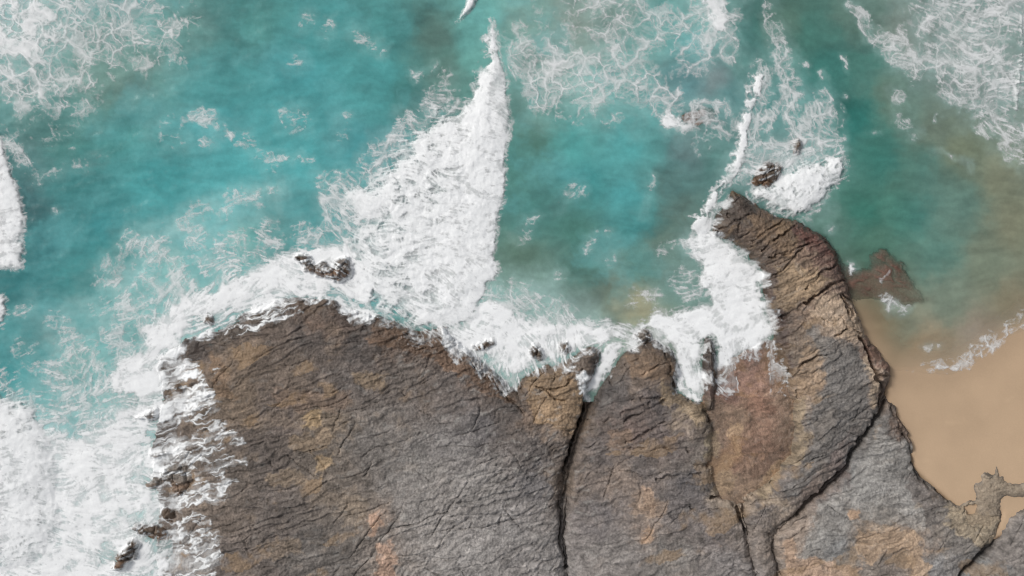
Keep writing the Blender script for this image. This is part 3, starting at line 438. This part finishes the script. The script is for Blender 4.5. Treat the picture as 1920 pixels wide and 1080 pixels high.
for poly in ([(1438,636),(1453,640),(1451,680),(1468,688),(1476,722),(1472,742),(1446,738),(1441,690)], [(1338,668),(1378,672),(1379,700),(1382,736),(1362,728),(1344,738)], [(1262,700),(1300,706),(1304,732),(1286,742),(1266,728)]):
    sp = upsample(poly_sdf(poly), U + 6 * WC + 6 * WA, V + 6 * WD + 6 * WB)
    fd = sstep(752, 668, V + 10 * WA); A = np.maximum(A, sstep(-2, 5, sp + 4 * WC) * fd * (.12 + .5 * HZ)); A = np.maximum(A, .6 * np.exp(-(sp / 1.6) ** 2) * sstep(.2, .7, LIC))
A = A.astype(F)
# foam does not climb dry rock: rocks that stand proud of the wash shed it
for (lab_, _h, _w, _p), (sl, h, s) in zip(ISL, isl_h):
    A[sl] = A[sl] * (1 - sstep(0, 6, s) * sstep(.3, .75, 1.25 - .95 * LIC[sl]) * (.1 if 'awash' in lab_ else .9))
MILK = (upsample(strokes([[(p[0], p[1], p[2] * 1.5, p[3]) for p in st] for st in STROKES]), uwf, vwf) * .5 + .30 * upsample(strokes([[(110,640,50,1),(200,560,50,1),(280,490,60,1),(360,440,60,1),(450,390,45,1),(540,360,30,.8)],[(330,520,60,1),(430,450,40,1)]]), uwf, vwf)).astype(F)

# ------------------------------------------------------------------ mesh building
def wx(u): return (u - 960) * PX
def wy(v): return (540 - v) * PX
XW, YW = wx(U).astype(F), wy(V).astype(F)
def grid_mesh(name, cells, X, Y, Z, mat, attrs):
    ny, nx = Z.shape
    jj, ii = np.nonzero(cells)
    a = jj * nx + ii
    quads = np.stack([a, a + nx, a + nx + 1, a + 1], 1).astype(np.int64)
    used = np.zeros(ny * nx, bool); used[quads.ravel()] = True
    idx = np.cumsum(used) - 1; quads = idx[quads].astype(np.int32)
    co = np.stack([X.ravel()[used], Y.ravel()[used], Z.ravel()[used]], 1).astype(F)
    me = bpy.data.meshes.new(name); nf = len(quads)
    me.vertices.add(len(co)); me.vertices.foreach_set('co', co.ravel())
    me.loops.add(nf * 4); me.loops.foreach_set('vertex_index', quads.ravel())
    me.polygons.add(nf); me.polygons.foreach_set('loop_start', np.arange(0, nf * 4, 4, dtype=np.int32))
    me.polygons.foreach_set('use_smooth', np.ones(nf, bool))
    for k, val in attrs.items():
        if val.ndim == 3:
            at = me.attributes.new(k, 'FLOAT_COLOR', 'POINT')
            c = np.ones((len(co), 4), F); c[:, :3] = val.reshape(-1, 3)[used]; at.data.foreach_set('color', c.ravel())
        else:
            at = me.attributes.new(k, 'FLOAT', 'POINT'); at.data.foreach_set('value', val.ravel()[used].astype(F))
    me.update(calc_edges=True); me.validate()
    me.materials.append(mat)
    o = bpy.data.objects.new(name, me); COL.objects.link(o)
    return o
def tag(o, label=None, cat=None, group=None, kind=None):
    for k, v in (('label', label), ('category', cat), ('group', group), ('kind', kind)):
        if v: o[k] = v
    return o
def new_mat(name):
    m = bpy.data.materials.new(name); m.use_nodes = True
    t = m.node_tree; return m, t, t.nodes['Principled BSDF'], t.nodes['Material Output']
def N(t, kind, **kw):
    n = t.nodes.new(kind)
    for k, v in kw.items():
        if k in n.inputs: n.inputs[k].default_value = v
        else: setattr(n, k, v)
    return n
def colour_with_noise(t, scales, amount, attr='Col'):
    at = N(t, 'ShaderNodeAttribute', attribute_name=attr); geo = N(t, 'ShaderNodeNewGeometry')
    last = at.outputs['Color']
    for s, a in zip(scales, amount):
        nz = N(t, 'ShaderNodeTexNoise', Scale=s, Detail=5.0, Roughness=.65); t.links.new(geo.outputs['Position'], nz.inputs['Vector'])
        mr = N(t, 'ShaderNodeMapRange'); mr.inputs[1].default_value = .25; mr.inputs[2].default_value = .75; mr.inputs[3].default_value = 1 - a; mr.inputs[4].default_value = 1 + a
        t.links.new(nz.outputs['Fac'], mr.inputs[0])
        mx = N(t, 'ShaderNodeVectorMath', operation='SCALE'); t.links.new(last, mx.inputs[0]); t.links.new(mr.outputs[0], mx.inputs['Scale'])
        last = mx.outputs[0]
    return last, geo
def bump(t, geo, bsdf, scale, strength, dist):
    nz = N(t, 'ShaderNodeTexNoise', Scale=scale, Detail=6.0, Roughness=.65); t.links.new(geo.outputs['Position'], nz.inputs['Vector'])
    b = N(t, 'ShaderNodeBump', Strength=strength, Distance=dist); t.links.new(nz.outputs['Fac'], b.inputs['Height']); t.links.new(b.outputs[0], bsdf.inputs['Normal'])

rock_mat, t, b, o_ = new_mat('weathered_rock')
c, geo = colour_with_noise(t, (1.1, 6.0), (.15, .25)); t.links.new(c, b.inputs['Base Color'])
wt = N(t, 'ShaderNodeAttribute', attribute_name='wet'); wr = N(t, 'ShaderNodeMapRange'); wr.inputs[3].default_value = .85; wr.inputs[4].default_value = .28
t.links.new(wt.outputs['Fac'], wr.inputs[0]); t.links.new(wr.outputs[0], b.inputs['Roughness']); b.inputs['Specular IOR Level'].default_value = .35
bump(t, geo, b, 7.0, .8, .10)
sand_mat, t, b, o_ = new_mat('beach_sand')
c, geo = colour_with_noise(t, (.25, 9.0), (.05, .05)); t.links.new(c, b.inputs['Base Color'])
b.inputs['Roughness'].default_value = .85; b.inputs['Specular IOR Level'].default_value = .2
bump(t, geo, b, 6.0, .25, .03)
sea_mat, t, b, o_ = new_mat('sea_water')
c, geo = colour_with_noise(t, (.35, 2.2), (.07, .09)); t.links.new(c, b.inputs['Base Color'])
b.inputs['Roughness'].default_value = .18; b.inputs['IOR'].default_value = 1.33
bump(t, geo, b, 2.6, .22, .08)
cl = N(t, 'ShaderNodeAttribute', attribute_name='clear'); tr = N(t, 'ShaderNodeBsdfTransparent'); mx = N(t, 'ShaderNodeMixShader')
t.links.new(cl.outputs['Fac'], mx.inputs[0]); t.links.new(b.outputs[0], mx.inputs[1]); t.links.new(tr.outputs[0], mx.inputs[2]); t.links.new(mx.outputs[0], o_.inputs[0])
foam_mat, t, b, o_ = new_mat('white_foam')
c, geo = colour_with_noise(t, (1.5, 7.0), (.03, .04)); t.links.new(c, b.inputs['Base Color'])
b.inputs['Roughness'].default_value = .7; b.inputs['Specular IOR Level'].default_value = .25
bump(t, geo, b, 4.0, .35, .06)
cv_ = N(t, 'ShaderNodeAttribute', attribute_name='cover'); tr = N(t, 'ShaderNodeBsdfTransparent'); mx = N(t, 'ShaderNodeMixShader')
t.links.new(cv_.outputs['Fac'], mx.inputs[0]); t.links.new(tr.outputs[0], mx.inputs[1]); t.links.new(b.outputs[0], mx.inputs[2]); t.links.new(mx.outputs[0], o_.inputs[0])

def cells_any(m): return m[:-1, :-1] | m[1:, :-1] | m[:-1, 1:] | m[1:, 1:]
def cells_all(m): return m[:-1, :-1] & m[1:, :-1] & m[:-1, 1:] & m[1:, 1:]

# ------------------------------------------------------------------ sea
WCOL = [(30,30,(110,158,154)),(250,130,(88,130,122)),(350,60,(80,130,125)),(480,50,(75,138,134)),(600,60,(70,145,145)),(720,60,(72,140,138)),(820,70,(84,116,108)),(888,70,(96,158,152)),(908,30,(104,168,162)),(60,200,(70,125,120)),(200,150,(92,130,120)),(400,150,(72,145,145)),(560,130,(66,145,148)),(700,140,(72,148,148)),(835,130,(78,115,105)),(900,110,(100,160,152)),
 (30,300,(55,105,105)),(120,270,(62,125,120)),(250,260,(66,138,135)),(400,240,(72,155,158)),(560,230,(68,150,152)),(700,210,(78,155,155)),(765,190,(60,122,118)),(50,380,(50,95,98)),(150,350,(58,125,125)),(300,330,(62,148,150)),(450,320,(75,160,162)),(560,330,(75,160,162)),(660,270,(66,146,150)),(710,265,(60,130,135)),(80,460,(52,115,118)),(200,430,(58,135,138)),(330,395,(66,150,152)),(450,380,(80,165,168)),(560,390,(70,146,148)),(600,400,(66,138,140)),(40,530,(52,118,120)),(150,530,(58,128,128)),(215,470,(62,138,138)),(270,500,(100,172,172)),(350,445,(92,168,170)),(420,420,(92,170,172)),(510,420,(76,142,142)),(80,640,(66,140,142)),(180,610,(88,158,158)),(30,700,(60,145,148)),(330,500,(104,168,164)),(460,440,(90,155,150)),(100,600,(84,152,154)),(150,680,(120,172,168)),(60,740,(110,165,165)),(240,560,(110,170,168)),
 (980,215,(84,130,122)),(1000,260,(78,120,108)),(965,300,(75,128,120)),(1080,260,(75,155,152)),(1180,280,(82,165,165)),(1100,340,(62,140,140)),(1180,365,(74,158,160)),(1000,400,(70,124,118)),(1080,430,(72,122,112)),(1190,420,(66,140,140)),(1212,300,(84,148,146)),(1208,400,(74,138,136)),(1216,350,(84,140,138)),(1222,262,(86,150,148)),(1250,340,(92,125,120)),(1270,400,(98,118,108)),(1240,450,(97,120,108)),(1280,285,(100,126,126)),(1335,300,(85,130,125)),(980,480,(88,118,104)),(1100,500,(80,120,110)),(1200,500,(86,124,114)),(1260,530,(98,130,122)),(1150,540,(108,124,110)),(1195,572,(150,145,115)),(1000,560,(140,172,165)),
 (1000,40,(110,145,135)),(1080,50,(126,140,130)),(1160,40,(115,140,132)),(1240,40,(86,150,146)),(1330,30,(120,165,160)),(1300,90,(96,166,166)),(1180,100,(104,156,150)),(1060,90,(128,150,140)),(1100,160,(122,166,160)),(1290,150,(86,135,140)),(1340,150,(112,124,126)),(1375,55,(60,115,110)),(1400,20,(62,112,105)),(1395,110,(78,125,120)),(1360,180,(86,135,135)),(1230,230,(90,160,158)),
 (1470,40,(80,112,100)),(1520,60,(66,115,105)),(1600,30,(82,112,100)),(1560,120,(58,118,110)),(1620,120,(64,115,105)),(1520,200,(72,136,132)),(1450,210,(72,128,126)),(1600,220,(46,116,108)),(1680,180,(94,120,105)),(1700,60,(116,126,114)),(1760,240,(105,118,98)),(1650,300,(56,115,105)),(1720,320,(80,120,105)),(1800,280,(110,118,92)),(1880,330,(122,125,98)),(1860,150,(120,132,120)),(1780,100,(118,130,118)),(1620,400,(56,115,102)),(1700,400,(68,120,106)),(1800,380,(95,125,108)),(1900,420,(124,125,98)),(1560,430,(86,124,112)),(1640,450,(75,115,100)),(1750,480,(88,125,108)),(1850,500,(118,128,104)),(1780,560,(118,130,108)),(1890,570,(140,134,105)),(1700,610,(132,138,115)),(1640,620,(150,140,110)),(1740,650,(165,145,112)),(1850,640,(165,150,128)),(1500,310,(120,160,158)),(1440,300,(110,140,138)),
 (1300,500,(110,140,132)),(1100,600,(150,178,170)),(930,620,(150,178,172)),(300,700,(150,180,176)),(200,900,(190,205,204)),(60,850,(185,210,210))]
wcol = upsample(ctrl([(p[0], p[1], srgb(p[2])) for p in WCOL], 62), U + 26 * WA + 8 * WC, V + 18 * WB + 8 * WD)
streak = rank(lic((fbm(U, V * 1.7, 26, 4, .6, 40)).astype(F), 8, 1.6)) - .5
milky = (MILK * (.55 + .9 * (fbm(U + 20 * WA, V + 20 * WB, 40, 4, .6, 44) + .2))).clip(0, .6)
wcol = wcol * .95 + .05 * wcol.mean(2, keepdims=True)
wcol = wcol * (1 + .15 * streak + .20 * fbm(U + 30 * WA, V * 1.4, 90, 3, .55, 46))[..., None]
cloud = sstep(-.02, .5, fbm(U + 40 * WA + 12 * WC, V * 1.25 + 30 * WB + 10 * WD, 150, 5, .6, 70)) * sstep(1330, 1200, U)
deep = sstep(.0, .5, fbm(U + 40 * WA + 12 * WC, V * 1.5 + 30 * WB, 170, 4, .58, 74))
wcol = wcol * (1.10 - .27 * deep)[..., None]
wcol = wcol + (srgb((106, 176, 178)) - wcol) * (.42 * cloud)[..., None]
wcol = wcol * (1 + sstep(1640, 1760, U)[..., None] * np.array([-.02, .02, .14], F))
pale = srgb((172, 204, 201))
faint = np.where(A < .10, A, 0)
wcol = wcol + (pale - wcol) * np.clip(milky * .95 + faint, 0, .8)[..., None]
wcol = wcol + (srgb((66, 138, 140)) - wcol) * (1 - BORD)[..., None]
clear = (.94 * np.exp(-np.maximum(DEPTH, 0) / .34)).astype(F)
clear = np.where(DEPTH < .02, .94, clear)
clear = clear * (sstep(1520, 1570, U) * sstep(400, 470, V) * .999 + .55 * (1 - sstep(1520, 1570, U) * sstep(400, 470, V)))
land = np.full(U.shape, -1e3, F)
for k in 'LMQRSC': land = np.maximum(land, rock_s[k])
wet = (land < 26) & ~((V > 752) & (U > 1020) & (U < 1660)) & ~((V > 690) & (U > 1490) & (U < 1680)) & (shore < 40)
# every second grid point is enough for the water sheet; rings carry it to the horizon
sl2 = (slice(None, None, 2), slice(None, None, 2))
sea = grid_mesh('sea', cells_any(wet[sl2]), XW[sl2], YW[sl2], ZW[sl2], sea_mat, dict(Col=wcol[sl2], clear=clear[sl2]))
tag(sea, 'turquoise sea with milky swirls and greenish shallows', 'sea', kind='structure')
def far_sheet(name, z, mat, col, clr, parent_xy, extra=None):
    x0, x1, y0, y1 = parent_xy; B = 900.0
    gx = np.array([-B, x0, x1, B], F); gy = np.array([-B, y0, y1, B], F); X, Y = np.meshgrid(gx, gy)
    Z = np.full(X.shape, z, F); cells = np.ones((3, 3), bool); cells[1, 1] = False
    C_ = np.broadcast_to(srgb(col), X.shape + (3,)).copy()
    return grid_mesh(name, cells[:, :], X, Y[::-1], Z, mat, dict(Col=C_, clear=np.full(X.shape, clr, F)))
bx = (float(XW[sl2].min()), float(XW[sl2].max()), float(YW[sl2].min()), float(YW[sl2].max()))
tag(far_sheet('open_sea', 0.0, sea_mat, (66, 138, 140), 0.0, bx), 'open turquoise sea stretching away all round the cove', 'sea', kind='structure')
# ------------------------------------------------------------------ sand
scol = np.broadcast_to(srgb((189, 163, 135)), U.shape + (3,)).copy()
wetness = sstep(60, 4, shore + 14 * WA)
tide = np.exp(-((shore - 95 - 14 * WA - 3 * WC) / 2.2) ** 2) + .8 * np.exp(-((shore - 170 - 20 * WB - 3 * WC) / 2.5) ** 2)
scol *= (1 - .12 * wetness - .05 * sstep(180, 90, shore + 20 * WA) + .045 * tide * sstep(-.1, .3, fbm(U, V, 50, 2, .5, 48)) + .05 * fbm(U, V * 1.5, 160, 3, .5, 41) + .03 * fbm(U + .8 * V, V - U, 60, 2, .5, 42))[..., None]
sl4 = (slice(None, None, 4), slice(None, None, 4))
sand = grid_mesh('sand', np.ones((ZSAND[sl4].shape[0] - 1, ZSAND[sl4].shape[1] - 1), bool), XW[sl4], YW[sl4], ZSAND[sl4], sand_mat, dict(Col=scol[sl4]))
tag(sand, 'smooth golden beach sand dropping away under the water', 'sand', kind='structure')
tag(far_sheet('seabed', -4.2, sand_mat, (150, 130, 100), 0.0, bx), 'sandy seabed under the open water', 'seabed', kind='structure')

# the beach runs on beyond the right edge
fx0 = float(XW[sl4].max()) - .1; fy0, fy1 = float(wy(575)), -900.0
gX, gY = np.meshgrid(np.array([fx0, 60 + fx0, 900.0], F), np.array([fy0, -34.0, fy1], F)); gY[0, 1:] += np.array([14.0, 60.0], F)
tag(grid_mesh('beach', np.ones((2, 2), bool), gX, gY, np.full(gX.shape, .055, F), sand_mat, dict(Col=np.broadcast_to(srgb((189, 163, 135)), gX.shape + (3,)).copy())), 'golden beach carrying on to the right', 'sand', kind='structure')
# ------------------------------------------------------------------ rocks
rcol = upsample(ctrl([(p[0], p[1], srgb(p[2])) + tuple(p[3:]) for p in ROCKCOL], 34), U + 34 * WA + 26 * WC, V + 34 * WB + 22 * WD)
a_, b_ = rot(U + 16 * WA + 4 * WC, V + 16 * WB + 4 * WD, -18, 2.4, 1)
band = fbm(a_, b_, 30, 4, .6, 19); spot = fbm(U, V, 70, 4, .6, 27)
ochre = srgb((146, 124, 98)); greyl = srgb((160, 156, 151))
fleck = fbm(a_ * 1.1, b_, 9, 3, .75, 17)
rcol = rcol.mean(2, keepdims=True) * .30 * np.array([1.06, 1, .95], F) + rcol * .70
for pc, po, poly in PATCHES:
    x = [p[0] for p in poly]; y = [p[1] for p in poly]
    sl = (slice(max(int((min(y) - 24 - V0) / S), 0), int((max(y) + 24 - V0) / S)), slice(int((min(x) - 24 - U0) / S), int((max(x) + 24 - U0) / S)))
    sp = upsample(poly_sdf(poly), U[sl] + 16 * WA[sl] + 12 * WC[sl], V[sl] + 16 * WB[sl] + 12 * WD[sl])
    po_ = po * sstep(-3, 5, sp + 7 * fleck[sl] + 5 * spot[sl])
    rcol[sl] = rcol[sl] + (srgb(pc) - rcol[sl]) * po_[..., None]
m_o = sstep(.12, .42, spot + .45 * band) * .2
rcol = rcol + (ochre - rcol) * (m_o * sstep(900, 700, U + .2 * V - 150) + m_o * .5 * sstep(1050, 1150, U))[..., None]
rcol = rcol.mean(2, keepdims=True) * .24 * np.array([1.05, 1, .96], F) + rcol * .76
rcol = rcol * np.clip(1.34 + .34 * band + 1.2 * fleck + .3 * FINE, .42, 2.0)[..., None]
plate = wor('id', a_ / 1.2, b_, 34, 0, True); plate2 = wor('id', a_ / 1.2, b_, 15, 1, True)
rcol = rcol * (.80 + .22 * plate + .20 * plate2)[..., None]
tanm = (plate > .86) * sstep(-.1, .2, spot) * .55
rcol = rcol + (srgb((150, 126, 98)) - rcol) * (tanm * sstep(1.0, .2, HASH))[..., None]
lich = sstep(.15, .5, fbm(a_ * 1.2 + 300, b_, 14, 3, .65, 29)) * (.18 + .42 * HASH)
rcol = rcol + (greyl - rcol) * lich[..., None]
def wet_dark(sdf, reach):
    return 1 - .42 * sstep(reach, 2, sdf + 26 * WA + 10 * WC)
seaside = sstep(-40, 40, (shore * -1)) * sstep(900, 760, V - .25 * np.maximum(420 - U, 0))
for r in ROCKS:
    k = r['key']; h = rock_h[k]; s = rock_s[k]
    m = (h > -.75) & (s > -22)
    if k in 'LMQRS': m &= (s > -14)
    col = rcol * (1 - (1 - wet_dark(s, 60)) * seaside)[..., None]
    if k == 'Q': col = col * np.array([.98, .87, .80], F)
    if k == 'F': col = col * .8
    if k == 'X': col = np.broadcast_to(srgb((106, 80, 68)), rcol.shape) * (1 + .35 * band + .3 * spot)[..., None]
    if k in 'PSCN': col = col * (1 - .42 * sstep(7, 0, s + 3 * WC) * sstep(-60, 10, shore))[..., None]  # undercut shadow painted in: rock colour darkened at the rim along the sand
    if k == 'P': col = col + (srgb((152, 136, 116)) - col) * (.55 * sstep(2, 9, s + 4 * WC))[..., None]
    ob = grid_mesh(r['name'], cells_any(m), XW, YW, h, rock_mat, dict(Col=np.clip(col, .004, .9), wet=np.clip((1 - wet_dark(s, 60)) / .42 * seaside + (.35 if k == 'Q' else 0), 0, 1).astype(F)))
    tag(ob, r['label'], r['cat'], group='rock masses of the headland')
for (lab, H, W, poly), (sl, h, s) in zip(ISL, isl_h):
    cx, cy = wx(np.mean([p[0] for p in poly])), wy(np.mean([p[1] for p in poly]))
    base_c = srgb((92, 78, 66)) if 'grey' not in lab else srgb((112, 104, 96))
    col = base_c * (1.0 + .5 * band[sl] + .4 * spot[sl])[..., None]
    tan = sstep(0, 1, (V[sl] - np.mean([p[1] for p in poly])) / 18 + spot[sl]) * .5
    col = col + (srgb((132, 100, 74)) - col) * tan[..., None]
    m = (h > -.5) & (s > -12)
    ob = grid_mesh('sea_rock', cells_any(m), XW[sl] - F(cx), YW[sl] - F(cy), h, rock_mat, dict(Col=np.clip(col, .004, .9), wet=np.full(h.shape, .9, F)))
    ob.location = (cx, cy, 0); tag(ob, lab, 'rock', group='loose rocks in the surf')

# ------------------------------------------------------------------ foam and breakers
billow = (1 - np.abs(fbm(U + 8 * WC, V + 8 * WD, 26, 4, .55, 31)) * 2.2)
puff = (.5 * wor('f1', U + 22 * WA + 8 * WC, V + 22 * WB + 8 * WD, 46, 0) + .16 * wor('f1', U + 14 * WA + 7 * WC, V + 14 * WB + 7 * WD, 17, 1)) 
ground = np.maximum(np.maximum(ZW, ZROCK), ZSAND)
RGH = np.full(U.shape, .6, F)
for i, b in enumerate(BREAKERS): RGH[BR == i + 1] = b.get('rough', .6)
THK2 = THK * (1 + RGH * (-.6 * puff + .16 * billow)) + .03
ZF = (ground + .025 + .06 * A * np.clip(Df, 0, 1) * (.7 + .3 * billow)).astype(F)
FCOL = np.broadcast_to(np.array([.86, .875, .88], F), U.shape + (3,)).copy()
REG = [('sea_foam','lacy white foam patch in the upper left corner',(100,60)),('sea_foam','foam flecks scattered over the open teal water on the left',(450,240)),
 ('sea_foam','white wash streaming over the left edge of the rock platform',(330,900)),('sea_foam','milky foam band curling along the top of the rock platform',(330,560)),('sea_foam','ragged foam on the seaward flank of the largest breaker',(660,400)),
 ('sea_foam','foam running down the rocks of the middle cove',(1010,620)),('sea_foam','net of foam across the water right of the largest breaker, at the top',(1160,110)),('sea_foam','thick white water packed against the left side of the tan ridge',(1370,560)),
 ('sea_foam','broken foam trail leading down to the splash at the ridge tip',(1500,200)),('sea_foam','streaky foam field in the upper right corner',(1830,120)),('sea_foam','faint foam flecks on the green water right of the ridge',(1680,270)),
 ('sea_foam','thin foamy swash line along the golden sand',(1830,650)),('sea_foam','few thin foam flecks on the quiet bay in the middle',(1100,420)),('sea_foam','foam ring round the awash brown rock in the bay',(1310,220)),('sea_foam','small foam bits around the reddish shelf by the sand',(1670,560))]
dist = np.full(U.shape, 1e9, F); RID = np.zeros(U.shape, np.int8)
for i, (_, _, (x, y)) in enumerate(REG):
    d = (U + 30 * WA - x) ** 2 + (V + 30 * WB - y) ** 2; m = d < dist; dist = np.where(m, d, dist); RID[m] = i
cover = np.clip(A, 0, 1).astype(F)
full = cells_any(A > .10)
brc = BR[:-1, :-1]; ric = RID[:-1, :-1]
for i, bdef in enumerate(BREAKERS):
    cells = (brc == i + 1) & full
    if not cells.any(): continue
    Zb = (ground + .02 + THK2 * sstep(0, .7, A)).astype(F)
    ob = grid_mesh('breaking_wave', cells, XW, YW, Zb, foam_mat, dict(Col=FCOL, cover=cover)); tag(ob, bdef['label'], 'wave', group='white breaking waves')
for i, (nm, lab, _) in enumerate(REG):
    cells = (ric == i) & (brc == 0) & full
    if not cells.any(): continue
    ob = grid_mesh(nm, cells, XW, YW, ZF, foam_mat, dict(Col=FCOL, cover=cover)); tag(ob, lab, 'foam', kind='stuff')
